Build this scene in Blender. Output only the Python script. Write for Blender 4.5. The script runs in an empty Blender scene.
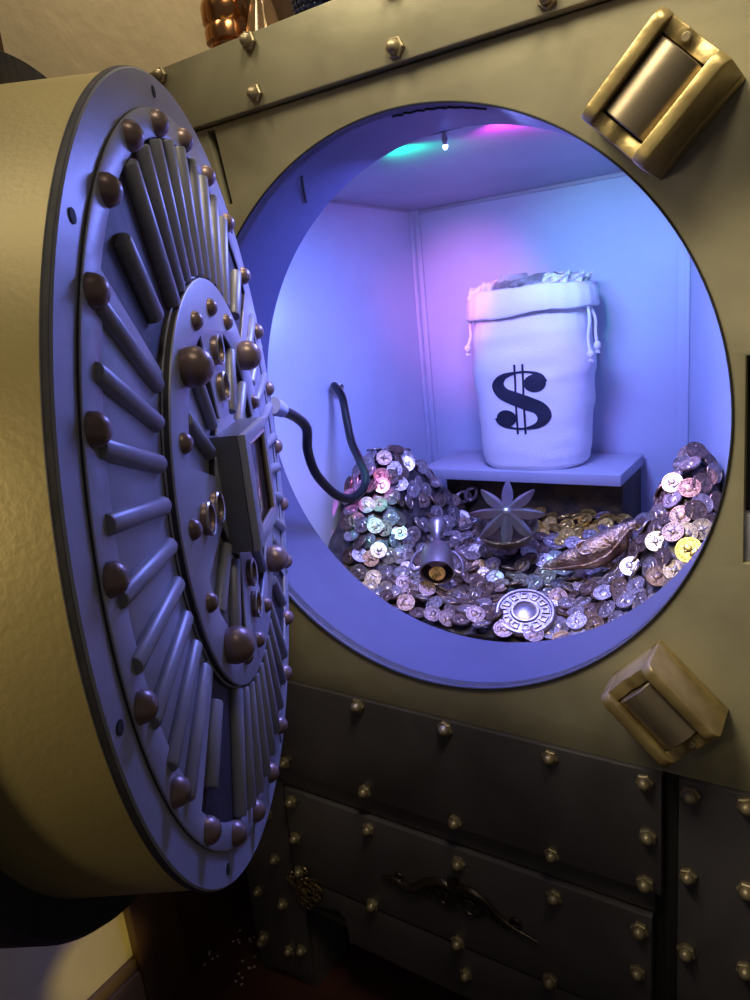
import bpy, bmesh, math, random
from math import sin, cos, pi, radians, hypot, atan2, exp, sqrt
from mathutils import Vector, Matrix, Euler, noise
from mathutils.bvhtree import BVHTree

random.seed(7)
U = 0.45                 # one unit of the layout = radius of the round vault opening, in metres
FZ = -2.995              # floor level in layout units (hole centre is the origin)
SC = bpy.context.scene
COL = SC.collection


def W(x, y, z):
    return Vector((x * U, y * U, (z - FZ) * U))


# ------------------------------------------------------------------ materials
def mat(name, base, rough=.5, metal=0., noise_scale=0, noise_amt=.15, bump=0., bump_scale=40, emit=None, estr=0,
        trans=0., rough_var=0., coat=0., base2=None, dist=0., stretch=None):
    m = bpy.data.materials.new(name)
    m.use_nodes = True
    nt = m.node_tree
    b = nt.nodes['Principled BSDF']
    b.inputs['Base Color'].default_value = (*base, 1)
    b.inputs['Roughness'].default_value = rough
    b.inputs['Metallic'].default_value = metal
    if coat:
        b.inputs['Coat Weight'].default_value = coat
    if trans:
        b.inputs['Transmission Weight'].default_value = trans
    if emit:
        b.inputs['Emission Color'].default_value = (*emit, 1)
        b.inputs['Emission Strength'].default_value = estr
    tc = nt.nodes.new('ShaderNodeTexCoord')
    src = tc.outputs['Object']
    if stretch:
        mp = nt.nodes.new('ShaderNodeMapping')
        mp.inputs['Scale'].default_value = stretch
        nt.links.new(src, mp.inputs['Vector'])
        src = mp.outputs['Vector']
    if noise_scale:
        n = nt.nodes.new('ShaderNodeTexNoise')
        n.inputs['Scale'].default_value = noise_scale
        n.inputs['Detail'].default_value = 6
        n.inputs['Distortion'].default_value = dist
        nt.links.new(src, n.inputs['Vector'])
        r = nt.nodes.new('ShaderNodeValToRGB')
        r.color_ramp.elements[0].position = .3
        r.color_ramp.elements[1].position = .7
        lo = base2 or tuple(c * (1 - noise_amt) for c in base)
        hi = tuple(min(1, c * (1 + noise_amt)) for c in base) if not base2 else base
        r.color_ramp.elements[0].color = (*lo, 1)
        r.color_ramp.elements[1].color = (*hi, 1)
        nt.links.new(n.outputs['Fac'], r.inputs['Fac'])
        nt.links.new(r.outputs['Color'], b.inputs['Base Color'])
        if rough_var:
            mr = nt.nodes.new('ShaderNodeMapRange')
            mr.inputs['To Min'].default_value = max(.03, rough - rough_var)
            mr.inputs['To Max'].default_value = min(1, rough + rough_var)
            nt.links.new(n.outputs['Fac'], mr.inputs['Value'])
            nt.links.new(mr.outputs['Result'], b.inputs['Roughness'])
    if bump:
        n2 = nt.nodes.new('ShaderNodeTexNoise')
        n2.inputs['Scale'].default_value = bump_scale
        n2.inputs['Detail'].default_value = 4
        nt.links.new(src, n2.inputs['Vector'])
        bp = nt.nodes.new('ShaderNodeBump')
        bp.inputs['Strength'].default_value = bump
        bp.inputs['Distance'].default_value = .004
        nt.links.new(n2.outputs['Fac'], bp.inputs['Height'])
        nt.links.new(bp.outputs['Normal'], b.inputs['Normal'])
    return m


M = {}
M['brass_paint'] = mat('brass paint', (.30, .27, .175), .46, .30, 7, .18, .12, 60, rough_var=.08, dist=.6)
M['iron_paint'] = mat('iron paint', (.088, .080, .086), .44, .3, 6, .22, .1, 60, rough_var=.08, dist=.6)
M['gold_worn'] = mat('worn gold paint', (.50, .385, .16), .36, .6, 22, .3, .35, 45, rough_var=.1, base2=(.30, .215, .09))
M['barrel'] = mat('dark brass barrel', (.27, .215, .145), .3, .7, 10, .2, .05, 60)
M['nut'] = mat('brass nut', (.28, .225, .135), .42, .6, 30, .2)
M['seam'] = mat('dark seam', (.012, .011, .012), .7)
M['pale_paint'] = mat('pale grey chamber paint', (.52, .56, .68), .5, 0, 5, .05, .05, 80)
M['ring_paint'] = mat('ring paint', (.085, .09, .19), .5, 0, 9, .08, .08, 60, dist=.4)
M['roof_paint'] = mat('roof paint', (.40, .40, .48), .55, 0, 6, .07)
M['shelf'] = mat('grey shelf paint', (.42, .42, .5), .5, 0, 9, .06)
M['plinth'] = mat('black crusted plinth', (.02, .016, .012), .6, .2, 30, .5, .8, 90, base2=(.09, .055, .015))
M['door_paint'] = mat('gunmetal paint', (.33, .33, .40), .42, .2, 8, .12, .08, 90, rough_var=.06)
M['edge'] = mat('dark board edge', (.028, .024, .036), .6, .05, 30, .35, .3, 60)  # dark colour standing in for the shade on unlit edges
M['door_dark'] = mat('dark gunmetal paint', (.115, .115, .15), .4, .35, 8, .12, .08, 90)  # darker gunmetal: shade of the fan recesses and box sides put into colour
M['drum'] = mat('drum brass paint', (.30, .235, .10), .5, .3, 5, .16, .10, 200, rough_var=.08)
M['flange_back'] = mat('rough black paint', (.028, .028, .036), .5, .1, 20, .4, .9, 50)
M['stud'] = mat('bronze stud', (.235, .160, .148), .36, .45, 26, .25, .12, 60)
M['rod'] = mat('gunmetal rod', (.26, .255, .29), .42, .25, 14, .15)
M['chrome'] = mat('tarnished rim', (.5, .45, .4), .28, .9)
M['smoked'] = mat('smoked glass', (.10, .065, .05), .12, .1, 12, .3)
M['hose'] = mat('black rubber', (.004, .004, .005), .28, 0, 20, .1)
M['grommet'] = mat('pale plastic', (.75, .68, .7), .45)
M['clear_plastic'] = mat('blue grey plastic', (.35, .38, .6), .3)
M['canvas'] = mat('white canvas', (.80, .78, .79), .85, 0, 6, .04, .35, 260)
M['ink'] = mat('black ink', (.010, .012, .03), .75, 0, 40, .2)
M['paper'] = mat('crumpled paper', (.86, .84, .82), .8, 0, 60, .1, base2=(.70, .69, .69))
M['wall'] = mat('cream plaster', (.62, .50, .29), .8, 0, 3, .12, .5, 25)
M['wood'] = mat('brown wood', (.085, .04, .016), .5, 0, 6, .4, .1, 60, stretch=(1, 1, .12), dist=1.)
M['wood_rail'] = mat('oak board', (.30, .18, .06), .5, 0, 6, .35, .1, 60, stretch=(1, .12, 1), dist=1.)
M['dark_red'] = mat('dark red paint', (.06, .014, .011), .4, 0, 7, .4, .1, 50)
M['floor'] = mat('dark red floor', (.050, .014, .010), .5, 0, 5, .35, .15, 40)
M['copper'] = mat('polished copper', (.55, .26, .11), .2, 1., 12, .15)
M['glass'] = mat('amber glass', (.85, .62, .36), .05, 0, trans=.9)
M['bead'] = mat('blue black glass beads', (.012, .016, .05), .08, .2, coat=.6)
M['silver'] = mat('dull silver', (.34, .28, .29), .38, .95, 30, .18, .2, 50)
M['blade'] = mat('pale silver blade', (.40, .33, .34), .34, .9, 30, .15, .15, 60)
M['bronze'] = mat('engraved bronze', (.50, .37, .30), .36, .9, 45, .3, 1., 150, base2=(.24, .13, .06))
M['bowl'] = mat('dark bronze bowl', (.16, .11, .075), .4, .9, 60, .4, 1., 110)
M['ornament'] = mat('blackened ornament', (.035, .024, .02), .34, .6, 20, .3)
M['ornament_gold'] = mat('tarnished gilt ornament', (.17, .12, .05), .35, .8, 40, .5, .6, 80)
M['red_glitter'] = mat('confetti', (.7, .55, .5), .3, .6)


def coin_mat(name, c, rough=.3):
    m = mat(name, c, rough, .95)
    nt = m.node_tree
    b = nt.nodes['Principled BSDF']
    tc = nt.nodes['Texture Coordinate']
    oi = nt.nodes.new('ShaderNodeObjectInfo')
    vm = nt.nodes.new('ShaderNodeVectorMath'); vm.operation = 'MULTIPLY_ADD'
    cv = nt.nodes.new('ShaderNodeCombineXYZ')
    for k in 'XYZ':
        nt.links.new(oi.outputs['Random'], cv.inputs[k])
    vm.inputs[1].default_value = (1, 1, 1)
    vm.inputs[0].default_value = (0, 0, 0)
    nt.links.new(tc.outputs['Object'], vm.inputs[0])
    nt.links.new(cv.outputs['Vector'], vm.inputs[2])
    n = nt.nodes.new('ShaderNodeTexNoise')
    n.inputs['Scale'].default_value = 150
    n.inputs['Detail'].default_value = 3
    nt.links.new(vm.outputs['Vector'], n.inputs['Vector'])
    bp = nt.nodes.new('ShaderNodeBump')
    bp.inputs['Strength'].default_value = .22
    bp.inputs['Distance'].default_value = .003
    nt.links.new(n.outputs['Fac'], bp.inputs['Height'])
    nt.links.new(bp.outputs['Normal'], b.inputs['Normal'])
    r = nt.nodes.new('ShaderNodeValToRGB')
    r.color_ramp.elements[0].position = .36
    r.color_ramp.elements[1].position = .58
    r.color_ramp.elements[0].color = (*[x * .55 for x in c], 1)
    r.color_ramp.elements[1].color = (*c, 1)
    nt.links.new(n.outputs['Fac'], r.inputs['Fac'])
    nt.links.new(r.outputs['Color'], b.inputs['Base Color'])
    return m


M['coin_silver'] = coin_mat('silver coin', (.48, .40, .385), .40)
M['coin_dark'] = coin_mat('tarnished coin', (.27, .18, .14), .44)
M['coin_gold'] = coin_mat('gold coin', (.80, .55, .14), .3)
M['coin_bed'] = mat('packed coins', (.10, .085, .085), .5, .7, 40, .5, 1., 60)


# ------------------------------------------------------------------ helpers
ROOT_OFF = {}     # layout-unit offset of each thing's own origin


def empty(name, x, y, z, label, cat, group=None, rotz=0):
    o = bpy.data.objects.new(name, None)
    o.empty_display_size = .05
    COL.objects.link(o)
    o.location = W(x, y, z)
    o.rotation_euler = (0, 0, rotz)
    o['label'] = label
    o['category'] = cat
    if group:
        o['group'] = group
    return o


def tag(o, label, cat, group=None):
    o['label'] = label
    o['category'] = cat
    if group:
        o['group'] = group
    return o


def mk(name, bm, m, parent=None, off=(0, 0, 0), smooth=True, angle=35):
    """bm in layout units; `off` = layout-unit origin that becomes the object's origin."""
    bmesh.ops.recalc_face_normals(bm, faces=bm.faces)
    off = Vector(off)
    for v in bm.verts:
        v.co = (v.co - off) * U
    me = bpy.data.meshes.new(name)
    bm.to_mesh(me)
    bm.free()
    if smooth:
        me.shade_smooth()
        try:
            me.set_sharp_from_angle(angle=radians(angle))
        except Exception:
            pass
    me.materials.append(m)
    o = bpy.data.objects.new(name, me)
    COL.objects.link(o)
    if parent is not None:
        o.parent = parent
    return o


def dup(src, parent, loc=None, rot=None, scale=None):
    c = src.copy()
    COL.objects.link(c)
    c.parent = parent
    if loc is not None:
        c.location = loc
    if rot is not None:
        c.rotation_euler = rot
    if scale is not None:
        c.scale = scale
    return c


def box(bm, x0, x1, y0, y1, z0, z1, bev=0.):
    r = bmesh.ops.create_cube(bm, size=1)
    vs = r['verts']
    bmesh.ops.scale(bm, verts=vs, vec=(x1 - x0, y1 - y0, z1 - z0))
    bmesh.ops.translate(bm, verts=vs, vec=((x0 + x1) / 2, (y0 + y1) / 2, (z0 + z1) / 2))
    if bev:
        es = list({e for v in vs for e in v.link_edges})
        bmesh.ops.bevel(bm, geom=es, offset=bev, segments=2, affect='EDGES', profile=.5)


def plate(outer, holes, lo, hi, bev=.004, mapf=None):
    """filled 2-D outline with holes, thick from lo to hi along its normal"""
    cu = bpy.data.curves.new('tmp', 'CURVE')
    cu.dimensions = '2D'
    cu.fill_mode = 'BOTH'
    t = (hi - lo) / 2
    cu.extrude = max(1e-4, t - bev)
    cu.bevel_depth = bev
    cu.bevel_resolution = 1
    cu.offset = -bev
    for pts in [outer] + holes:
        s = cu.splines.new('POLY')
        s.points.add(len(pts) - 1)
        for p, q in zip(s.points, pts):
            p.co = (q[0], q[1], 0, 1)
        s.use_cyclic_u = True
    ob = bpy.data.objects.new('tmp', cu)
    COL.objects.link(ob)
    dg = bpy.context.evaluated_depsgraph_get()
    me = bpy.data.meshes.new_from_object(ob.evaluated_get(dg))
    bm = bmesh.new()
    bm.from_mesh(me)
    bpy.data.objects.remove(ob)
    bpy.data.curves.remove(cu)
    bpy.data.meshes.remove(me)
    bmesh.ops.remove_doubles(bm, verts=bm.verts, dist=1e-5)
    mid = (lo + hi) / 2
    for v in bm.verts:
        h = v.co.z + mid
        v.co = mapf(v.co.x, v.co.y, h) if mapf else Vector((v.co.x, v.co.y, h))
    return bm


def ring_pts(r, n, c=(0, 0), a0=0., a1=2 * pi):
    full = abs(a1 - a0 - 2 * pi) < 1e-6
    k = n if full else n + 1
    return [(c[0] + r * cos(a0 + (a1 - a0) * i / n), c[1] + r * sin(a0 + (a1 - a0) * i / n)) for i in range(k)]


def sector(r0, r1, a0, a1, n=24):
    a0, a1 = radians(a0), radians(a1)
    return ring_pts(r1, n, (0, 0), a0, a1) + ring_pts(r0, n, (0, 0), a0, a1)[::-1]


def lathe(bm, prof, seg=32, mtx=None, cap=True):
    rows = []
    new = []
    for r, z in prof:
        if r < 1e-6:
            v = bm.verts.new((0, 0, z)); rows.append([v]); new.append(v)
        else:
            row = [bm.verts.new((r * cos(2 * pi * i / seg), r * sin(2 * pi * i / seg), z)) for i in range(seg)]
            rows.append(row); new += row
    for a, b in zip(rows, rows[1:]):
        for i in range(seg):
            j = (i + 1) % seg
            if len(a) == 1 and len(b) == 1:
                continue
            if len(a) == 1:
                bm.faces.new((a[0], b[i], b[j]))
            elif len(b) == 1:
                bm.faces.new((a[i], a[j], b[0]))
            else:
                bm.faces.new((a[i], a[j], b[j], b[i]))
    if cap:
        for row in (rows[0], rows[-1]):
            if len(row) > 1:
                bm.faces.new(row)
    if mtx is not None:
        for v in new:
            v.co = mtx @ v.co
    return new


def catmull(pts, n=12):
    out = []
    P = [Vector(p) for p in pts]
    P = [2 * P[0] - P[1]] + P + [2 * P[-1] - P[-2]]
    for i in range(1, len(P) - 2):
        for k in range(n):
            t = k / n
            a, b, c, d = P[i - 1], P[i], P[i + 1], P[i + 2]
            out.append(.5 * ((2 * b) + (c - a) * t + (2 * a - 5 * b + 4 * c - d) * t * t + (3 * b - a - 3 * c + d) * t ** 3))
    out.append(P[-2])
    return out


def tube(bm, pts, rad, seg=12, flat=1.):
    """rad: number or function of t"""
    n = len(pts)
    rows = []
    nrm = None
    for i, p in enumerate(pts):
        t = (pts[min(i + 1, n - 1)] - pts[max(i - 1, 0)]).normalized()
        if nrm is None:
            nrm = t.orthogonal().normalized()
        nrm = (nrm - t * nrm.dot(t)).normalized()
        bn = t.cross(nrm)
        r = rad(i / (n - 1)) if callable(rad) else rad
        rows.append([bm.verts.new(p + nrm * r * cos(2 * pi * k / seg) + bn * r * flat * sin(2 * pi * k / seg)) for k in range(seg)])
    for a, b in zip(rows, rows[1:]):
        for k in range(seg):
            j = (k + 1) % seg
            bm.faces.new((a[k], a[j], b[j], b[k]))
    bm.faces.new(rows[0]); bm.faces.new(rows[-1])


def frame_to(n, spin=0.):
    """matrix whose z axis is n"""
    n = Vector(n).normalized()
    q = n.to_track_quat('Z', 'Y').to_matrix().to_4x4()
    return q @ Matrix.Rotation(spin, 4, 'Z')


# ------------------------------------------------------------------ camera (solved from the photograph's lines)
cd = bpy.data.cameras.new('camera')
cam = bpy.data.objects.new('camera', cd)
COL.objects.link(cam)
yaw, pitch, roll = .587992660, -.252914664, -.100986379
FPX = 710.925
fwd = Vector((-sin(yaw) * cos(pitch), cos(yaw) * cos(pitch), sin(pitch)))
rt = Vector((cos(yaw), sin(yaw), 0))
up = rt.cross(fwd)
r2 = cos(roll) * rt + sin(roll) * up
u2 = -sin(roll) * rt + cos(roll) * up
CAM = Vector((1.23571716, -2.1469233, .3855137))
mx = Matrix((r2, u2, -fwd)).transposed().to_4x4()
mx.translation = W(*CAM)
cam.matrix_world = mx
cd.sensor_fit = 'VERTICAL'
cd.sensor_height = 36
cd.sensor_width = 27
cd.lens = FPX / 1000 * 36
cd.clip_start = .02
SC.camera = cam


def project(P):
    d = Vector(P) - CAM
    z = d.dot(fwd)
    return 375 + FPX * d.dot(r2) / z, 500 - FPX * d.dot(u2) / z, z


def ray_y(px, py, y):
    d = fwd + r2 * ((px - 375) / FPX) - u2 * ((py - 500) / FPX)
    return CAM + d * ((y - CAM.y) / d.y)


# ------------------------------------------------------------------ vault body
VX0, VX1, VTOP, VBACK = -1.24, 1.75, 1.345, 2.5
vault = empty('bank_vault', 0, 0, FZ, 'brass-painted riveted bank vault with a big round lit opening', 'vault')
VO = (0, 0, FZ)


def vmap(depth):      # plate h=0 at back .. toward the viewer (-y)
    return lambda u, v, h: Vector((u, -h, v))


SLOT = [(-.772, 1.10), (-.738, 1.10), (-.700, .84), (-.728, .84)]
RSLOT = [(1.032, .185), (1.12, .185), (1.12, -.40), (1.04, -.40)]
front = plate([(VX0, -1.150), (VX1, -1.150), (VX1, 1.112), (VX0, 1.112)],
              [ring_pts(1.0, 160), SLOT, RSLOT], -.05, 0, .006, vmap(0))
mk('front_plate', front, M['brass_paint'], vault, VO)
bm = bmesh.new(); box(bm, VX0, VX1, -.028, .05, 1.117, VTOP, .006)
header = mk('header_band', bm, M['brass_paint'], vault, VO)
bm = bmesh.new()
box(bm, VX0 + .01, VX1 - .01, .075, .09, 1.05, 1.2); box(bm, -.80, -.68, .075, .085, .8, 1.12); box(bm, 1.0, 1.15, .08, .09, -.42, .22)
box(bm, VX0 + .01, VX1 - .01, .035, .055, -2.45, -1.12)
mk('seam_backing', bm, M['seam'], vault, VO)
# upper riveted panel, lower drawer panel, side columns, apron with foot
bm = plate([(-1.06, -1.63), (.826, -1.63), (.826, -1.150), (-1.06, -1.150)], [], -.03, .018, .005, vmap(0))
panelA = mk('riveted_panel', bm, M['iron_paint'], vault, VO)
bm = plate([(-.895, -2.235), (.79, -2.235), (.795, -1.743), (-.875, -1.743)], [], -.03, .012, .005, vmap(0))
panelB = mk('drawer_panel', bm, M['iron_paint'], vault, VO)
bm = plate([(.878, -2.52), (VX1, -2.52), (VX1, -1.150), (.878, -1.150)], [], -.03, .018, .005, vmap(0))
panelC = mk('side_panel', bm, M['iron_paint'], vault, VO)
bm = plate([(-1.24, FZ), (-.885, FZ + .12), (-.86, -2.45), (-.82, -2.40), (-.64, -2.36), (-.60, -2.40), (-.60, -2.525), (.862, -2.525),
            (.862, -2.25), (-.905, -2.25), (-.885, -1.73), (-1.09, -1.65), (-1.24, -1.65)], [], -.03, .006, .004, vmap(0))
apron = mk('base_apron', bm, M['iron_paint'], vault, VO)
bm = plate([(-1.08, -1.735), (.80, -1.735), (.80, -1.640), (-1.08, -1.640)], [], -.03, -.012, .003, vmap(0))
mk('cross_rail', bm, M['iron_paint'], vault, VO)
bm = plate([(.832, -2.5), (.872, -2.5), (.872, -1.155), (.832, -1.155)], [], -.03, -.02, .003, vmap(0))
mk('panel_gap_strip', bm, M['seam'], vault, VO)
bm = bmesh.new(); box(bm, -1.24, -.885, .03, .30, FZ, -2.3, .004)
mk('corner_foot', bm, M['iron_paint'], vault, VO)
for fx0, fx1, fy0, fy1 in ((1.4, VX1, .05, .35), (1.4, VX1, 2.1, VBACK), (-1.24, -.9, 2.1, VBACK)):
    bm = bmesh.new(); box(bm, fx0, fx1, fy0, fy1, FZ, -2.3, .004)
    mk('body_foot', bm, M['iron_paint'], vault, VO)
bm = bmesh.new()
box(bm, VX0, VX0 + .03, .05, VBACK, -2.52, VTOP); box(bm, VX1 - .03, VX1, .05, VBACK, -2.52, VTOP)
box(bm, VX0, VX1, .05, VBACK, VTOP - .03, VTOP); box(bm, VX0, VX1, VBACK - .03, VBACK, -2.52, VTOP); box(bm, VX0, VX1, .06, VBACK, -2.52, -2.48)
mk('outer_casing', bm, M['iron_paint'], vault, VO)
bm = bmesh.new()
box(bm, 1.032, 1.12, .02, .07, -.40, -.26, .006)
mk('slot_block', bm, M['door_paint'], vault, VO)
# round tunnel lining of the opening
bm = bmesh.new()
seg = 160
TD = .396
prof = [(1.0, .001), (1.0, .01), (1.0, TD), (1.02, TD + .006), (1.10, TD + .006), (1.10, TD - .02), (1.012, .06), (1.012, .001)]
rows = [[bm.verts.new((r * cos(2 * pi * i / seg), y, r * sin(2 * pi * i / seg))) for i in range(seg)] for r, y in prof]
rows.append(rows[0])
for a, b in zip(rows, rows[1:]):
    for i in range(seg):
        bm.faces.new((a[i], a[(i + 1) % seg], b[(i + 1) % seg], b[i]))
tunnel = mk('tunnel_lining', bm, M['ring_paint'], vault, VO)
bm = bmesh.new()
tube(bm, [Vector((.998 * cos(radians(a)), .10 + .022 * (a - 116), .998 * sin(radians(a)))) for a in [116 + .7 * k for k in range(11)]], .004, 6)
mk('paint_crack', bm, M['seam'], tunnel, VO)
bm = bmesh.new()
tube(bm, [Vector((.998 * cos(radians(a)), .05 + .02 * sin(a * 2.1) ** 2, .998 * sin(radians(a)))) for a in [72 + .9 * k for k in range(22)]], .004, 6)
mk('paint_crack', bm, M['seam'], tunnel, VO)
# thin dark lip where the lining meets the face
bm = bmesh.new()
pts = [Vector((1.003 * cos(2 * pi * i / 160), -.004, 1.003 * sin(2 * pi * i / 160))) for i in range(161)]
tube(bm, pts, .0035, 6)
mk('opening_lip', bm, M['seam'], vault, VO)

# chamber behind the opening
CZ, CB, CL, CF = 1.0, 2.12, -1.10, -1.16
RX0, RX1 = 1.06, .545       # right panel splays from RX0 (front) to RX1 (back)
bm = bmesh.new(); box(bm, CL - .03, CL, TD, CB + .03, CF, CZ + .03)
mk('chamber_side_panel', bm, M['pale_paint'], vault, VO)
bm = bmesh.new(); box(bm, CL - .03, 1.15, CB, CB + .03, CF, CZ + .03)
mk('chamber_back_panel', bm, M['pale_paint'], vault, VO)
bm = bmesh.new(); box(bm, CL - .03, 1.15, TD + .012, CB, CZ, CZ + .03)
mk('chamber_roof_panel', bm, M['roof_paint'], vault, VO)
bm = bmesh.new(); box(bm, CL - .03, 1.15, TD, CB, CF - .03, CF)
mk('chamber_base_panel', bm, M['pale_paint'], vault, VO)
bm = plate([(RX0, TD + .01), (RX0 + .03, TD + .01), (RX1 + .03, CB), (RX1, CB)], [], CF, CZ, .002)
mk('chamber_splayed_panel', bm, M['pale_paint'], vault, VO)
bm = bmesh.new(); box(bm, CL + .012, CL + .052, CB - .022, CB, CF, CZ, .004); box(bm, CL, CL + .022, CB - .06, CB - .02, CF, CZ, .004)
mk('corner_trim', bm, M['pale_paint'], vault, VO)
bm = bmesh.new(); box(bm, RX1 - .055, RX1 + .004, CB - .025, CB, CF, CZ, .004); box(bm, RX1 - .012, RX1 + .012, CB - .05, CB - .02, CF, CZ, .004)
mk('corner_trim', bm, M['pale_paint'], vault, VO)
bm = bmesh.new(); box(bm, CL, RX1, CB - .02, CB, CZ - .022, CZ, .003); box(bm, CL, CL + .02, TD, CB, CZ - .012, CZ, .003)
mk('ceiling_trim', bm, M['roof_paint'], vault, VO)

# bolts: hexagonal nut with a domed cap
bm = bmesh.new()
lathe(bm, [(0, 0), (.029, 0), (.031, .004), (.031, .014), (.027, .018), (.021, .018)], 6, frame_to((0, -1, 0)))
lathe(bm, [(.0205, .017), (.0205, .024), (.018, .033), (.012, .040), (.005, .0435), (0, .044)], 16, frame_to((0, -1, 0)))
bolt0 = mk('bolt', bm, M['nut'], header)


def bolts(parent, pts, h, first=[True]):
    for (x, z) in pts:
        loc = (x * U, -h * U, (z - FZ) * U)
        if first[0]:
            first[0] = False
            bolt0.location = loc
            bolt0.rotation_euler = (0, radians(13), 0)
            continue
        s = 1 + random.uniform(-.06, .06)
        dup(bolt0, parent, loc, (0, random.uniform(0, pi / 3), 0), (s, s, s))


bolts(header, [(-.495, 1.318), (-.495, 1.158), (.065, 1.154), (.538, 1.318), (.536, 1.152), (.065, 1.318), (-.93, 1.318), (-.93, 1.158), (1.05, 1.318), (1.05, 1.152)], .028)
bolts(panelA, [(-.80, -1.175), (-.368, -1.172), (.038, -1.176), (.453, -1.185), (.775, -1.188), (-.829, -1.578), (-.384, -1.591), (.048, -1.597), (.445, -1.600),
               (.775, -1.592), (.784, -1.397), (-.84, -1.37)], .018)
bolts(panelB, [(-.829, -1.793), (-.392, -1.791), (.045, -1.800), (.445, -1.794), (.755, -1.804), (-.837, -2.0), (.747, -1.995), (-.843, -2.196), (-.419, -2.208),
               (.012, -2.215), (.414, -2.207), (.745, -2.205)], .012)
bolts(panelC, [(.914, -1.190), (1.075, -1.180), (.911, -1.506), (1.085, -1.491), (.909, -1.819), (1.09, -1.805), (.90, -2.12), (1.09, -2.12), (1.4, -1.18), (1.4, -1.5)], .018)
bolts(apron, [(-1.003, -2.191), (-1.164, -2.454), (-.996, -2.461), (-1.176, -2.751), (-1.005, -2.761), (-.915, -2.715), (-1.195, -2.79),
              (.035, -2.38), (-1.17, -2.19), (-1.17, -1.93), (-1.003, -1.93), (.45, -2.39)], .006)


# scroll ornaments on the drawer panel
def swirl(c, r0, r1, a0, turns, n=40):
    return [Vector((c[0] + (r0 + (r1 - r0) * k / n) * cos(a0 + turns * 2 * pi * k / n), 0, c[1] + (r0 + (r1 - r0) * k / n) * sin(a0 + turns * 2 * pi * k / n))) for k in range(n + 1)]


def ornament_bm():
    bm = bmesh.new()

    def st(pts, r, fl=.8):
        tube(bm, [Vector((p[0], -.018, p[1])) for p in pts], r, 8, fl)
    C2 = lambda pts: [(v.x, v.z) for v in catmull([(a, 0, b) for a, b in pts], 8)]
    main = C2([(-.345, -2.03), (-.29, -2.012), (-.235, -2.025), (-.18, -2.018), (-.12, -1.965), (-.055, -1.935), (-.005, -1.945), (.02, -1.985)])
    st(main, lambda t: .008 + .016 * sin(pi * min(1, t * 1.05)) ** 1)
    st([(v.x, v.z) for v in swirl((-.035, -1.998), .05, .008, .6, -1.4)], .009)
    main2 = C2([(.025, -1.99), (.035, -1.935), (.09, -1.922), (.15, -1.945), (.21, -1.995), (.27, -2.022), (.32, -2.035), (.372, -2.046)])
    st(main2, lambda t: .021 * (1 - t) + .006)
    st([(v.x, v.z) for v in swirl((.085, -1.998), .062, .008, 1.8, -1.5)], .010)
    st([(v.x, v.z) for v in swirl((-.262, -1.992), .028, .006, 3.5, 1.3)], .007)
    st([(v.x, v.z) for v in swirl((.285, -1.998), .030, .006, 4.4, -1.2)], .008)
    for k in range(6):
        t = k / 5
        x = -.20 + .16 * t
        st([(x, -2.005 + .05 * t), (x + .015, -2.035 + .03 * t), (x + .035, -2.045 + .02 * t)], lambda s: .010 * (1 - s) + .003)
    for k in range(4):
        st([(.0 + .008 * k, -1.945), (.0 + .014 * k - .01, -1.905 + .004 * k), (.012 * k - .012, -1.89)], lambda s: .010 * (1 - s) + .003)
    for k in range(3):
        st([(.12 + .05 * k, -1.955 - .02 * k), (.135 + .05 * k, -2.0 - .018 * k), (.16 + .05 * k, -2.02 - .012 * k)], lambda s: .008 * (1 - s) + .003)
    return bm


mk('scroll_ornament', ornament_bm(), M['ornament'], panelB, VO)
bm = bmesh.new()
rnd = random.Random(3)
for k in range(22):
    a = rnd.uniform(-.5, 1.9)
    r = rnd.uniform(.05, .2)
    c = (-.925 + r * cos(a - .6) * 1.0, -2.30 + r * sin(a - .6) * .7)
    tube(bm, [Vector((v.x, -.02, v.z)) for v in swirl(c, .030, .004, rnd.uniform(0, 6), rnd.choice((-1, 1)) * 1.1, 16)], .0075, 6)
for a in (-.75, -.35, .05, .4):
    tube(bm, [Vector((-.93 + r * cos(a), -.016, -2.27 + r * sin(a) * .75)) for r in (.0, .06, .12, .19)], lambda t: .012 * (1 - t) + .003, 6)
mk('corner_ornament', bm, M['ornament_gold'], apron, VO)


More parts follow.
